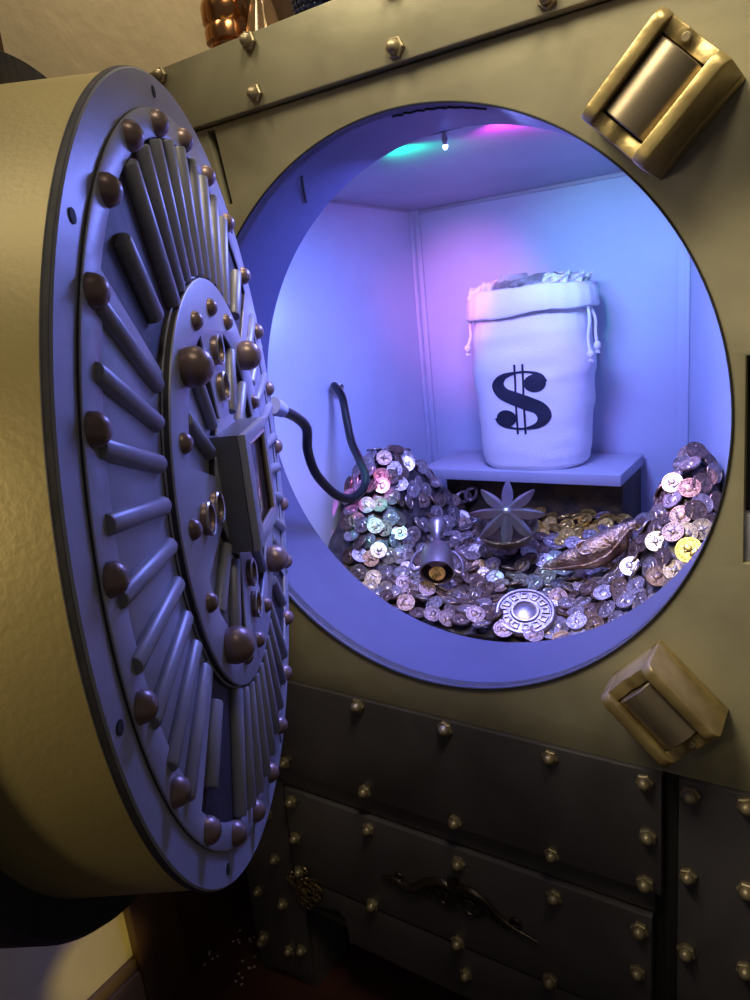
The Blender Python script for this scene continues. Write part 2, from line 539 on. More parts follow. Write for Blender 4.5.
# hinge blocks beside the opening
def hinge(cx, cz, ang, rails, base_grow, barrel, tall=.20):
    """local frame: X along barrel, Y across, Z out of the face"""
    R = Matrix(((cos(ang), -sin(ang), 0), (0, 0, -1), (sin(ang), cos(ang), 0)))   # local -> layout (x,y,z)
    T = lambda v: R @ v + Vector((cx, 0, cz))
    hl, hw = .140, .104
    b = bmesh.new()
    box(b, -hl, hl, -hw - base_grow, hw + base_grow, -.002, .05, .012)
    for v in b.verts:
        v.co = T(v.co)
    root = mk('hinge_block', b, rails, vault, VO)
    for s in (-1, 1):
        # rail: rounded ends, slopes slightly out towards its foot
        b = bmesh.new()
        out = []
        for k in range(7):
            a = pi / 2 - (pi / 2) * k / 6
            out.append((hl - .035 + .035 * cos(a) , tall - .035 + .035 * sin(a)))
        prof = [(-hl, 0)] + [(-p[0], p[1]) for p in out[::-1]] + [(p[0], p[1]) for p in out] + [(hl, 0)]
        lo, hi = (hw - .036, hw)
        b = plate(prof, [], lo, hi, .007)
        for v in b.verts:
            g = base_grow * max(0, 1 - v.co.y / tall)
            v.co = T(Vector((v.co.x, s * (v.co.z + (g if v.co.z > (lo + hi) / 2 else 0)), v.co.y)))
        mk('rail', b, rails, root, VO)
        # scalloped end wall between the rails
        e = hw - .034
        pts = [(-e, .0), (-e, tall - .03)]
        for k in range(13):
            t = k / 12
            pts.append((-e + 2 * e * t, tall - .022 - .016 * sin(pi * t) ** 2 + (.012 * exp(-((t - .62) / .13) ** 2))))
        pts += [(e, .0)]
        b = plate(pts, [], s * (hl - .022) - .02, s * (hl - .022) + .02, .005)
        for v in b.verts:
            v.co = T(Vector((v.co.z, v.co.x, v.co.y)))
        mk('end_wall', b, M['gold_worn'] if rails is M['gold_worn'] else rails, root, VO)
    b = bmesh.new()
    lathe(b, [(0, -.094), (.089, -.094), (.092, -.091), (.092, .091), (.089, .094), (0, .094)], 40, Matrix.Rotation(pi / 2, 4, 'Y'))
    for v in b.verts:
        v.co = T(v.co + Vector((0, 0, max(tall - .090, .0))))
    mk('barrel', b, barrel, root, VO)
    b = bmesh.new()
    lathe(b, [(0, -.004), (.013, -.004), (.013, .006), (.009, .010), (0, .010)], 10)
    for v in b.verts:
        v.co = T(v.co + Vector((hl - .022, .012, tall - .03)))
    mk('hinge_screw', b, M['nut'], root, VO)
    return root


hinge(.826, .842, radians(45), M['gold_worn'], .022, M['barrel'], .185)
hinge(.842, -.850, radians(-45), M['gold_worn'], .004, M['barrel'], .18)

# ------------------------------------------------------------------ vault door, swung open
DYAW = .562; DR = .925
DC = Vector((-.078, -.861, .004)) + .003 * Vector((cos(DYAW), sin(DYAW), 0))
door = empty('vault_door', DC.x, DC.y, DC.z, 'thick round vault door swung open, gunmetal inner face with studs and radiating rods', 'door', None, DYAW)
# local axes: x out of the face, y = -A, z = up ; 2-D plan coords (A, B) in units of DR


def dmap(A, B, h):
    return Vector((h, -A * DR, B * DR))


def dpt(r, deg, h=0.):
    a = radians(deg)
    return dmap(r * cos(a), r * sin(a), h)


def dplate(outer, holes, lo, hi, bev=.004):
    return plate(outer, holes, lo, hi, bev, dmap)


def dlathe(prof, mtx=None, seg=96):
    b = bmesh.new()
    lathe(b, prof, seg, Matrix.Rotation(pi / 2, 4, 'Y'))
    return b


def shade_sides(o):
    # dark colour puts the shade of the unlit sides onto the plate edges
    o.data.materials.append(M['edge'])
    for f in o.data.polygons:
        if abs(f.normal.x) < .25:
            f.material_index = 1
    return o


mk('drum', dlathe([(0, -.29), (.918, -.29), (.921, -.017), (.90, -.012), (0, -.012)], None, 160), M['drum'], door)
mk('rear_flange', dlathe([(0, -.44), (.96, -.44), (.992, -.42), (.995, -.30), (.985, -.28), (0, -.28)], None, 160), M['flange_back'], door)
mk('inner_face', dlathe([(0, -.017), (.922, -.017), (.926, -.015), (.926, -.004), (.922, 0), (.84, 0), (.84, -.018), (0, -.018)], None, 160), M['door_paint'], door)
mk('edge_band', dlathe([(.920, -.0165), (.9268, -.0165), (.928, -.014), (.9268, -.011), (.9268, -.006), (.926, -.0035), (.918, -.003)], None, 160), M['edge'], door)  # added dark band, the shade of the flange rim put into its colour
win = [sector(.555, .865, 38, 142, 30), sector(.555, .865, 218, 322, 30)]
sidewin = [sector(.555, .845, -33, 33, 20), sector(.555, .845, 147, 213, 20)]
b = dplate(ring_pts(.925, 120), win + sidewin + [ring_pts(.535, 80)], -.018, .007, .003)
shade_sides(mk('stud_plate', b, M['door_paint'], door))
for w_ in sidewin:
    mk('side_field', dplate(w_, [], -.02, .002, .002), M['door_paint'], door)
for c0 in (90, 270):
    mk('fan_field', dplate(sector(.56, .86, c0 - 33, c0 + 33, 24), [], -.02, -.006, .003), M['door_dark'], door)
cut = [sector(.20, .425, 18 + k * 90, 72 + k * 90, 12) for k in range(4)]
hub = shade_sides(mk('hub_plate', dplate(ring_pts(.55, 90), cut, -.018, .022, .005), M['door_paint'], door))
mk('hub_field', dplate(ring_pts(.44, 60), [], -.018, .004, .002), M['door_paint'], hub)

# studs and balls
b = bmesh.new()
prof = [(0, 0), (.024, 0), (.0275, .004), (.028, .011), (.0255, .022), (.019, .031), (.010, .0365), (0, .038)]
lathe(b, prof, 28, Matrix.Rotation(pi / 2, 4, 'Y'))
stud0 = mk('dome_stud', b, M['stud'], door)
stud0.location = dpt(.893, 93.6, -.004) * U
for k in range(1, 24):
    dup(stud0, door, dpt(.893, 93.6 + 15 * k, -.004) * U, (random.uniform(0, 6), 0, 0))
for k in range(16):
    a = k * 22.5
    if k % 4 == 2:
        continue
    dup(stud0, door, dpt(.475, a + 1, .011) * U, (random.uniform(0, 6), 0, 0), (.82, .82, .82))
b = bmesh.new()
R_ = .043
prof = [(0, 0), (.022, 0), (.022, .004)] + [(R_ * sin(pi - t), .034 + R_ * cos(pi - t)) for t in [.66 + (pi - .66) * k / 18 for k in range(19)]]
prof[-1] = (0, prof[-1][1])
lathe(b, prof, 40, Matrix.Rotation(pi / 2, 4, 'Y'))
ball0 = mk('ball_knob', b, M['stud'], door)
ball0.location = dpt(.475, 46, .006) * U
for a in (135, 225, 315):
    dup(ball0, door, dpt(.475, a + 1, .006) * U, (random.uniform(0, 6), 0, 0))


# radiating rods
def rod(r0, r1, deg, h, rad=.026, parent=door):
    b = bmesh.new()
    p0, p1 = dpt(r0, deg, h), dpt(r1, deg, h)
    d = (p1 - p0)
    L = d.length
    lathe(b, [(0, 0), (rad * .9, 0), (rad, .004), (rad, L - .004), (rad * .9, L), (0, L)], 18, Matrix.Translation(p0) @ frame_to(d))
    return mk('rod', b, M['rod'], parent)


for c0 in (0, 180):
    for k in range(9):
        rod(.585, .875, c0 - 31 + 8 * k, .004, .018)
for c0 in (90, 270):
    for k in range(9):
        rod(.556, .862, c0 - 30 + 7.5 * k, .004, .020)
for c0 in (47, 133, 227, 319):
    rod(.62, .81, c0, .004, .020)
for k in range(4):
    for d_ in (33, 55):
        rod(.22, .42, k * 90 + d_, .013, .017, hub)

# paired dials on the four arms of the hub
for k in range(4):
    for r_ in (.365, .268):
        c = dpt(r_, k * 90, .014)
        b = bmesh.new()
        lathe(b, [(0, 0), (.036, 0), (.036, .018), (.034, .021), (.028, .021), (.026, .014), (0, .013)], 28, Matrix.Translation(c) @ Matrix.Rotation(pi / 2, 4, 'Y'))
        d0 = mk('dial', b, M['stud'], hub)
        b = bmesh.new()
        lathe(b, [(.033, .019), (.0375, .019), (.038, .022), (.035, .025), (.031, .023)], 28, Matrix.Translation(c) @ Matrix.Rotation(pi / 2, 4, 'Y'), cap=False)
        mk('dial_rim', b, M['chrome'], d0)

# central box with a framed smoked window
b = dplate([(-.165, -.152), (.165, -.152), (.165, .156), (-.165, .156)], [], .0, .076, .004)
lockbox = mk('window_box', b, M['door_dark'], door)
b = dplate([(-.165, -.152), (.165, -.152), (.165, .156), (-.165, .156)], [[(-.135, -.122), (.115, -.122), (.115, .126), (-.135, .126)]], .076, .096, .004)
mk('box_frame', b, M['door_paint'], lockbox)
b = dplate([(-.134, -.121), (.114, -.121), (.114, .125), (-.134, .125)], [], .074, .080, .001)
mk('smoked_pane', b, M['smoked'], lockbox)
b = bmesh.new()
for zz in (-.118, .122):
    tube(b, [dmap(-.13, zz, .088), dmap(.11, zz, .088)], .008, 8)
for aa in (-.131, .111):
    tube(b, [dmap(aa, -.118, .088), dmap(aa, .122, .088)], .008, 8)
mk('pane_bead', b, M['chrome'], lockbox)
# screw heads in the outer flange
for r_, a in ((.963, 82.5), (.963, 39.2), (.963, -54), (.965, -10), (.963, 130), (.963, 172), (.963, 215), (.963, 258)):
    b = bmesh.new()
    lathe(b, [(0, -.002), (.011, -.002), (.012, .002), (.006, .003), (0, .001)], 12, Matrix.Translation(dpt(r_, a, 0)) @ Matrix.Rotation(pi / 2, 4, 'Y'))
    mk('screw_head', b, M['seam'], door)
# crane arm that carries the door from the vault's edge (behind the door)
b = bmesh.new()
inv = Matrix.Rotation(-DYAW, 4, 'Z')
L_ = lambda x, y, z: inv @ (Vector((x, y, z)) - DC)
tube(b, [L_(-1.17, -.10, .25), L_(-1.17, -.10, -.25)], .05, 16)
for z_ in (.16, -.16):
    tube(b, [L_(-1.17, -.10, z_), L_(-1.02, -.42, z_), L_(-.56, -1.0, z_)], .04, 12)
    tube(b, [L_(-1.17, -.10, z_), L_(-1.17, -.015, z_)], .045, 12)
mk('hinge_arm', b, M['flange_back'], door)

# ------------------------------------------------------------------ shelf and money sack
SZ = -.545
shelf = empty('display_shelf', -.28, 1.85, CF, 'grey board shelf on a black box, standing in the treasure chamber', 'shelf')
SO = (-.28, 1.85, CF)
bm = bmesh.new(); box(bm, -.885, .315, 1.56, CB - .03, SZ - .062, SZ, .004)
mk('shelf_board', bm, M['shelf'], shelf, SO)
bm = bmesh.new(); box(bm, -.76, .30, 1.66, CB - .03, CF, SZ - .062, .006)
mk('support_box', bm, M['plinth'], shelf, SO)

BC = Vector((-.228, 1.815, SZ))
BROT = radians(4)
sack = empty('money_sack', BC.x, BC.y, BC.z, 'white canvas money sack printed with a black dollar sign on the shelf', 'sack', None, BROT)
BH = .945


def bag_radius(h):      # half width, half depth at height h (0..1)
    pts = [(0, .272, .225), (.03, .300, .238), (.10, .312, .242), (.25, .318, .243), (.42, .333, .243), (.62, .340, .243), (.78, .328, .235), (.88, .316, .225), (1.0, .312, .215)]
    for (h0, a0, b0), (h1, a1, b1) in zip(pts, pts[1:]):
        if h <= h1:
            t = (h - h0) / (h1 - h0)
            t = t * t * (3 - 2 * t)
            return a0 + (a1 - a0) * t, b0 + (b1 - b0) * t
    return pts[-1][1:]


def bag_pt(h, th, grow=0., z=None):
    a, b_ = bag_radius(h)
    n = 2.5
    c, s = cos(th), sin(th)
    k = (abs(c) ** n + abs(s) ** n) ** (-1 / n)
    x, y = (a + grow) * k * c, (b_ + grow) * k * s
    p = Vector((x, y, h * BH if z is None else z))
    wr = .006 * noise.noise(Vector((th * 1.2, h * 7.5, 1.3))) + .005 * noise.noise(Vector((x * 5, h * 15, 4.1 + y * 3)))
    wr += .0045 * (sin(th) < .3) * sin(h * 24 + 2.5 * noise.noise(Vector((th * 1.5, h * 2, 9)))) * exp(-((h - .52) / .28) ** 2) * (.4 + abs(c))
    if h > .70:
        wr += .002 * sin(th * 26 + h * 6) * (h - .70) / .2
    fade = min(1, h / .08)
    d = Vector((c, s, 0))
    p += d * wr * fade
    return p


bm = bmesh.new()
NS, NH = 120, 90
rows = []
for i in range(NH + 1):
    h = i / NH
    rows.append([bm.verts.new(bag_pt(h, 2 * pi * k / NS)) for k in range(NS)])
# sew the lower corner round, and a bottom
for r0, r1 in zip(rows, rows[1:]):
    for k in range(NS):
        bm.faces.new((r0[k], r0[(k + 1) % NS], r1[(k + 1) % NS], r1[k]))
bm.faces.new(rows[0])
inner = [bm.verts.new(Vector((v.co.x * .94, v.co.y * .92, v.co.z))) for v in rows[-1]]
low = [bm.verts.new(Vector((v.co.x * .9, v.co.y * .88, v.co.z - .10))) for v in rows[-1]]
for a, b_ in ((rows[-1], inner), (inner, low)):
    for k in range(NS):
        bm.faces.new((a[k], a[(k + 1) % NS], b_[(k + 1) % NS], b_[k]))
bm.faces.new(low)
bvh = BVHTree.FromBMesh(bm)
mk('sack_body', bm, M['canvas'], sack, (0, 0, 0), True, 80)
# folded-over cuff
bm = bmesh.new()
rows = []
CU0, CU1 = .855, 1.0
cprof = [(.012, CU0 + .006), (.030, CU0), (.036, CU0 + .012), (.030, CU0 + .07), (.024, CU1 - .03), (.014, CU1 - .006), (.0, CU1), (-.014, CU1 - .006), (-.020, CU1 - .05), (-.026, CU0 + .03)]
for g, z in cprof:
    row = []
    for k in range(NS):
        th = 2 * pi * k / NS
        wob = .010 * noise.noise(Vector((th * 2.2, z * 4, 7))) + .018 * noise.noise(Vector((cos(th) * 1.3, sin(th) * 1.3, 3)))
        cr = .020 * abs(cos(th)) ** 6 * (1 if g > .02 else 0)
        p = bag_pt(.93, th, g + cr + wob * .5, z + wob * .8 - .010 * cos(th) * (1 if z > 1 else 0) + .012 * cos(th) * (1 if z < .95 else 0))
        row.append(bm.verts.new(p))
    rows.append(row)
for r0, r1 in zip(rows, rows[1:]):
    for k in range(NS):
        bm.faces.new((r0[k], r0[(k + 1) % NS], r1[(k + 1) % NS], r1[k]))
mk('rolled_cuff', bm, M['canvas'], sack, (0, 0, 0), True, 80)


# drawstrings
def string(pts, knots):
    b = bmesh.new()
    tube(b, catmull(pts, 8), .0085, 8)
    o = mk('drawstring', b, M['canvas'], sack)
    b = bmesh.new()
    for kx in knots:
        r = bmesh.ops.create_icosphere(b, subdivisions=2, radius=.02, matrix=Matrix.Translation(kx) @ Matrix.Scale(1.25, 4, (0, 0, 1)))
        for q in range(5):
            a = q * 1.25
            tube(b, [Vector(kx) + Vector((0, 0, -.012)), Vector(kx) + Vector((.012 * cos(a), .012 * sin(a), -.04))], .004, 5)
    mk('string_knot', b, M['canvas'], o)


string([(-.328, -.05, .87), (-.345, -.06, .82), (-.342, -.07, .76), (-.356, -.09, .70)], [(-.358, -.09, .69)])
string([(.333, -.10, .87), (.345, -.12, .80), (.338, -.13, .70), (.352, -.15, .63)], [(.353, -.15, .62)])
string([(.335, -.06, .87), (.362, -.06, .80), (.364, -.07, .73), (.372, -.08, .67)], [(.374, -.08, .66)])

# dollar sign printed on the canvas: S with ball ends and a double bar
SCX, SCZ, SHH = -.012, .405, .385        # centre and overall height on the sack front


def s_outline():
    # centre line of the S and half-width along it (unit box about 1 high)
    P = [(.27, .235), (.235, .33), (.12, .385), (-.03, .385), (-.19, .33), (-.255, .215), (-.20, .10), (-.06, .02), (.08, -.05), (.215, -.13), (.265, -.25), (.20, -.365), (.05, -.415), (-.10, -.41), (-.235, -.35), (-.275, -.255)]
    wd = [.05, .03, .016, .016, .045, .078, .085, .095, .098, .088, .08, .045, .016, .016, .03, .05]
    n = 14
    c = catmull([(x, 0, z) for x, z in P], n)
    cw = []
    for i in range(len(wd) - 1):
        for k in range(n):
            cw.append(wd[i] + (wd[i + 1] - wd[i]) * k / n)
    cw.append(wd[-1])
    return c, cw


def sign_bm():
    bm = bmesh.new()

    def strip(rows):
        vs = [[bm.verts.new((x, 0, z)) for x, z in r] for r in rows]
        for a, b_ in zip(vs, vs[1:]):
            for k in range(len(a) - 1):
                bm.faces.new((a[k], a[k + 1], b_[k + 1], b_[k]))
    c, cw = s_outline()
    rows = []
    for i, p in enumerate(c):
        t = (c[min(i + 1, len(c) - 1)] - c[max(i - 1, 0)]).normalized()
        nn = Vector((-t.z, 0, t.x))
        rows.append([((p + nn * cw[i] * s).x, (p + nn * cw[i] * s).z) for s in (-1, -.5, 0, .5, 1)])
    strip(rows)
    for (bx, bz, br) in ((.175, .225, .125), (-.172, -.265, .122)):
        rr = [[(bx + br * q * cos(2 * pi * k / 32), bz + br * q * sin(2 * pi * k / 32)) for k in range(33)] for q in (.02, .35, .7, 1.)]
        strip(rr)
    for bx in (-.046, .046):
        strip([[(bx - .013, z), (bx, z), (bx + .013, z)] for z in [-.5 + k / 40 for k in range(41)]])
    for v in bm.verts:
        x = SCX + v.co.x * SHH * 1.27
        z = SCZ + v.co.z * SHH
        hit = bvh.ray_cast(Vector((x, -2, z)), Vector((0, 1, 0)))
        v.co = Vector((x, (hit[0].y if hit[0] else -.25) - .0035, z))
    return bm


mk('dollar_sign', sign_bm(), M['ink'], sack, (0, 0, 0), True, 180)

# crumpled notes in the mouth of the sack
rnd = random.Random(11)
NOTE = []
for v_ in range(4):
    bm = bmesh.new()
    nx, ny = 9, 5
    g = [[None] * (ny + 1) for _ in range(nx + 1)]
    for i in range(nx + 1):
        for j in range(ny + 1):
            x, y = (i / nx - .5) * .16, (j / ny - .5) * .085
            zz = .020 * noise.noise(Vector((x * 26 + v_ * 5, y * 26, v_))) + .008 * sin(x * (34 + 9 * v_) + v_)
            g[i][j] = bm.verts.new((x * .9, y + .012 * noise.noise(Vector((x * 30, v_, 2))), zz))
    for i in range(nx):
        for j in range(ny):
            bm.faces.new((g[i][j], g[i + 1][j], g[i + 1][j + 1], g[i][j + 1]))
    bmesh.ops.solidify(bm, geom=bm.faces[:], thickness=.0025)
    for v in bm.verts:
        v.co *= U
    me = bpy.data.meshes.new('crumpled_note'); bm.to_mesh(me); bm.free(); me.materials.append(M['paper'])
    NOTE.append(me)
cb, sb = cos(BROT), sin(BROT)
for k in range(28):
    row, colm = divmod(k, 4)
    lx = (colm - 1.5) * .142 + (.03 if row % 2 else -.03) + rnd.uniform(-.008, .008)
    ly = -.135 + .044 * row
    dome_ = 1 - (lx / .34) ** 2 - (ly / .25) ** 2
    o = bpy.data.objects.new('crumpled_note', NOTE[k % 4])
    COL.objects.link(o)
    o.location = W(BC.x + lx * cb - ly * sb, BC.y + lx * sb + ly * cb, BC.z + .985 + .05 * dome_ + rnd.uniform(-.014, .018))
    o.rotation_euler = (.85 + rnd.uniform(-.06, .06), rnd.uniform(-.12, .12), rnd.uniform(-.08, .08))
    tag(o, 'crumpled white paper note poking from the mouth of the canvas money sack', 'paper', "crumpled notes in the sack's mouth")

# ------------------------------------------------------------------ black hose from door to chamber side
cab = [(281.5, 410, -.02), (297, 418, .10), (306.7, 429, .18), (307.6, 449.6, .24), (314, 470, .30), (325, 485, .38), (338.4, 496, .46), (351.5, 498, .54),
       (362.7, 489, .63), (365.5, 476, .70), (359, 459, .77), (351.5, 442, .83), (347, 421.6, .89), (342, 397, .96), (334.7, 386, 1.01)]
pts = [ray_y(*c) for c in cab]
gr = Vector((CL, 1.06, ray_y(328, 388, 1.06).z))
pts.append(Vector((CL + .015, gr.y, gr.z)))
cable = empty('black_cable', gr.x + .03, gr.y, gr.z, 'black rubber cable looping from the vault door into the chamber side', 'cable')
CO = tuple(gr + Vector((.03, 0, 0)))
bm = bmesh.new(); tube(bm, catmull(pts, 8), lambda t: .0215, 14)
mk('hose', bm, M['hose'], cable, CO)
bm = bmesh.new()
lathe(bm, [(0, .001), (.036, .001), (.036, .012), (.026, .024), (.024, .05), (.019, .055)], 20, Matrix.Translation(Vector((CL, gr.y, gr.z))) @ frame_to((1, 0, 0)), cap=False)
mk('grommet', bm, M['grommet'], cable, CO)
bm = bmesh.new()
d = (pts[0] - pts[1]).normalized()
lathe(bm, [(.0, .07), (.034, .07), (.034, .035), (.029, .03), (.029, -.005), (.0205, -.01)], 20, Matrix.Translation(pts[0]) @ frame_to(d), cap=False)
mk('connector', bm, M['clear_plastic'], cable, CO)

# ------------------------------------------------------------------ treasure
def ground(x, y):
    z = -.985 + .115 * (y - .42)
    z += .53 * exp(-(abs((x + .88) / .225) ** 3.5 + abs((y - 1.15) / (.43 if y < 1.15 else .40)) ** 2.2))
    z += .60 * exp(-(abs((x - .75) / .22) ** 2.0 + abs((y - 1.0) / (.42 if y < 1.0 else .45)) ** 2.0))
    z += .05 * noise.noise(Vector((x * 3, y * 3, 2)))
    z += .06 * exp(-(((x - .05) / .45) ** 2 + ((y - 1.55) / .25) ** 2))
    return z


def gnormal(x, y):
    e = .02
    return Vector(((ground(x - e, y) - ground(x + e, y)) / (2 * e), (ground(x, y - e) - ground(x, y + e)) / (2 * e), 1)).normalized()


def right_limit(y):
    return RX0 + (RX1 - RX0) * (y - TD) / (CB - TD)


def coin_mesh(variant):
    bm = bmesh.new()
    R, T = .044, .0048
    lathe(bm, [(0, -T * .7), (R * .85, -T * .7), (R * .87, -T), (R * .97, -T), (R, -T * .6), (R, T * .6), (R * .97, T), (R * .87, T), (R * .85, T * .65), (0, T * .65)], 24)
    # raised relief: a profile-like lump, or a crest of bars, and a ring of beads
    def lump(x, y, sx, sy, h):
        lathe(bm, [(1, 0), (.8, .6), (.45, .92), (0, 1)], 10, Matrix.Translation((x, y, T * .6)) @ Matrix.Diagonal((sx, sy, h, 1)), cap=False)
    if variant == 0:
        lump(.002, .006, .014, .017, .004); lump(-.010, .004, .007, .006, .003); lump(.003, -.017, .019, .009, .003)
    elif variant == 1:
        lump(0, 0, .006, .026, .003); lump(0, 0, .026, .006, .003); lump(0, 0, .012, .012, .0045)
    else:
        lump(0, 0, .020, .020, .003); lump(0, .022, .006, .008, .003); lump(.02, -.012, .008, .006, .003); lump(-.02, -.012, .008, .006, .003)
    for k in range(18):
        a = 2 * pi * k / 18
        lump(.0335 * cos(a), .0335 * sin(a), .0028, .0028, .0022)
    for v in bm.verts:
        v.co *= U
    me = bpy.data.meshes.new('coin')
    bm.to_mesh(me); bm.free()
    me.shade_smooth()
    try:
        me.set_sharp_from_angle(angle=radians(40))
    except Exception:
        pass
    return me


CM = {}
for v_ in range(3):
    base = coin_mesh(v_)
    for k in ('coin_silver', 'coin_dark', 'coin_gold'):
        c = base.copy(); c.materials.clear(); c.materials.append(M[k]); CM[(v_, k)] = c

# keep clear of the larger treasures
rnd = random.Random(21)
pts2 = []
cell = {}
DMIN = .056


def clear(x, y, d):
    ci, cj = int(x / DMIN), int(y / DMIN)
    for i in range(ci - 2, ci + 3):
        for j in range(cj - 2, cj + 3):
            for (a, b_) in cell.get((i, j), ()):
                if (a - x) ** 2 + (b_ - y) ** 2 < d * d:
                    return False
    return True


EXCL = [(ray_y(525, 612, .56), .115), (ray_y(507, 514, 1.06), .085)]
tries = 0
while tries < 40000:
    tries += 1
    x = rnd.uniform(CL + .05, 1.0)
    y = rnd.uniform(TD + .045, 1.595)
    if x > right_limit(y) - .05:
        continue
    if x < -.66 - .69 * (y - .42):
        continue
    if any(hypot(x - q.x, y - q.y) < r for q, r in EXCL):
        continue
    slope = gnormal(x, y).z
    if not clear(x, y, DMIN * (.55 + .45 * slope)):
        continue
    pts2.append((x, y)); cell.setdefault((int(x / DMIN), int(y / DMIN)), []).append((x, y))
coins = []
for x, y in pts2:
    n = gnormal(x, y)
    n = Vector((n.x * .85, n.y * .85, n.z))
    tl = rnd.uniform(.05, .75)
    ta = rnd.uniform(0, 2 * pi)
    n = (n + Vector((cos(ta), sin(ta), 0)) * tl * .9 + Vector((.05, -.22, 0))).normalized()
    z = ground(x, y) + rnd.uniform(-.008, .03)
    gold = False
    if -.15 < x < .42 and 1.30 < y < 1.66:
        gold = rnd.random() < .78
    k = 'coin_gold' if gold else ('coin_silver' if rnd.random() < .54 else 'coin_dark')
    coins.append((Vector((x, y, z)), n, rnd.uniform(0, 6.28), rnd.randrange(3), k))


def in_view(P):
    u, v, z = project(P)
    if not (290 < u < 745 and 420 < v < 660):
        return False
    for yy in (0, TD):
        d = P - CAM
        Q = CAM + d * ((yy - CAM.y) / d.y)
        if hypot(Q.x, Q.z) > .985:
            return False
    return True


coins.sort(key=lambda c: (not in_view(c[0]), (c[0] - CAM).length))
ZONE = {}


def zone(P, k):
    if k == 'coin_gold':
        return 'small gold coin lying in the shade before the black box under the shelf', 'gold coins before the black box'
    t = 'dark tarnished' if k == 'coin_dark' else 'silver'
    if P.x < -.45 and P.y > .62:
        return t + ' coin in the tall heap beside the black cable', t + ' coins of the heap beside the cable'
    if P.x > .50 and ground(P.x, P.y) > -.80:
        return t + ' coin in the heap climbing the splayed panel beside the opening rim', t + ' coins of the heap beside the rim'
    if P.y < .72:
        return t + ' coin in the front of the pile, just behind the lower rim', t + ' coins behind the lower rim'
    return t + ' coin in the flat middle of the pile before the shelf', t + ' coins in the middle of the pile'


def place_coin(P, n, spin, v, k, label=None, group=None, scale=1.):
    o = bpy.data.objects.new('coin', CM[(v, k)])
    COL.objects.link(o)
    m4 = frame_to(n, spin)
    m4.translation = W(*P)
    o.matrix_world = m4 @ Matrix.Scale(scale, 4)
    if label is None:
        label, group = zone(P, k)
    tag(o, label, 'coin', group)
    return o


NCOIN = 292
for c in coins[:NCOIN]:
    place_coin(*c)
# the rest of the hoard, with the packed bed below it, is one uncounted mass
bm = bmesh.new()
nx, ny = 90, 60
g = {}
for i in range(nx + 1):
    for j in range(ny + 1):
        y = TD + .02 + (1.635 - TD - .02) * j / ny
        x = CL + .004 + (right_limit(y) - .008 - CL) * i / nx
        g[i, j] = bm.verts.new((x, y, ground(x, y) - .03 + .02 * noise.noise(Vector((x * 18, y * 18, 0)))))
for i in range(nx):
    for j in range(ny):
        bm.faces.new((g[i, j], g[i + 1, j], g[i + 1, j + 1], g[i, j + 1]))
edge = [e for e in bm.edges if e.is_boundary]
ext = bmesh.ops.extrude_edge_only(bm, edges=edge)
for v in [q for q in ext['geom'] if isinstance(q, bmesh.types.BMVert)]:
    v.co.z = CF + .002
bmesh.ops.recalc_face_normals(bm, faces=bm.faces)
HO = Vector((0, 1.0, CF))
for v in bm.verts:
    v.co = (v.co - HO) * U
for f in bm.faces:
    f.material_index = 0
slot = {'coin_silver': 1, 'coin_dark': 2, 'coin_gold': 3}
for (P, n, spin, v, k) in coins[NCOIN:]:
    n0 = len(bm.verts); f0 = len(bm.faces)
    bm.from_mesh(CM[(v, k)])
    bm.verts.ensure_lookup_table(); bm.faces.ensure_lookup_table()
    m4 = frame_to(n, spin); m4.translation = (P - HO) * U
    for q in bm.verts[n0:]:
        q.co = m4 @ q.co
    for f in bm.faces[f0:]:
        f.material_index = slot[k]
me = bpy.data.meshes.new('coin_hoard')
bm.to_mesh(me); bm.free()
for k in ('coin_bed', 'coin_silver', 'coin_dark', 'coin_gold'):
    me.materials.append(M[k])
hoard = bpy.data.objects.new('coin_hoard', me)
COL.objects.link(hoard)
hoard.location = W(*HO)
hoard['kind'] = 'stuff'
tag(hoard, 'packed mass of coins filling the vault chamber below the shelf', 'coins')

place_coin(ray_y(689, 550, .60) , Vector((-.1, -.8, .5)), 1., 0, 'coin_gold', 'bright gold coin resting on the pile against the opening rim', None, 1.15)


def at_ground(px, py, lift=0.):
    """point where the ray through a pixel meets the hoard's surface"""
    y = .42
    while y < 1.7:
        P = ray_y(px, py, y)
        if P.z <= ground(P.x, P.y) + lift:
            return P
        y += .004
    return ray_y(px, py, 1.6)


# loving cup lying on its side, mouth toward the opening
P0 = ray_y(437, 573, .70); P1 = ray_y(437, 524, .99)
ax = (P1 - P0)
LEN = ax.length
cup = empty('trophy_cup', P0.x, P0.y, P0.z, 'small dull silver two-handled trophy cup lying on its side among the coins', 'cup')
Mx = Matrix.Translation(P0) @ frame_to(ax)
k_ = LEN / .30
pr = [(.000, .10), (.050, .08), (.062, .04), (.064, .004), (.068, -.002), (.073, .0), (.074, .02), (.072, .06), (.069, .11), (.056, .142), (.034, .160), (.020, .178), (.017, .20), (.020, .225), (.030, .25), (.042, .275), (.045, .292), (.044, .300), (0, .300)]
bm = bmesh.new(); lathe(bm, [(r * 1.16, z * k_) for r, z in pr], 36, Mx)
mk('cup_body', bm, M['silver'], cup, tuple(P0))
side = (Mx.to_3x3().inverted() @ r2).normalized()
sd = Vector((side.x, side.y, 0)).normalized()
for s in (-1, 1):
    hp = [sd * s * .078 + Vector((0, 0, .128 * k_)), sd * s * .105 + Vector((0, 0, .105 * k_)), sd * s * .124 + Vector((0, 0, .065 * k_)), sd * s * .126 + Vector((0, 0, .025 * k_)), sd * s * .112 + Vector((0, 0, .008 * k_)), sd * s * .086 + Vector((0, 0, .02 * k_))]
    bm = bmesh.new(); tube(bm, [Mx @ p for p in catmull(hp, 6)], .0085, 8)
    mk('handle', bm, M['silver'], cup, tuple(P0))
tocam = (CAM - P0).normalized()
axn = ax.normalized()
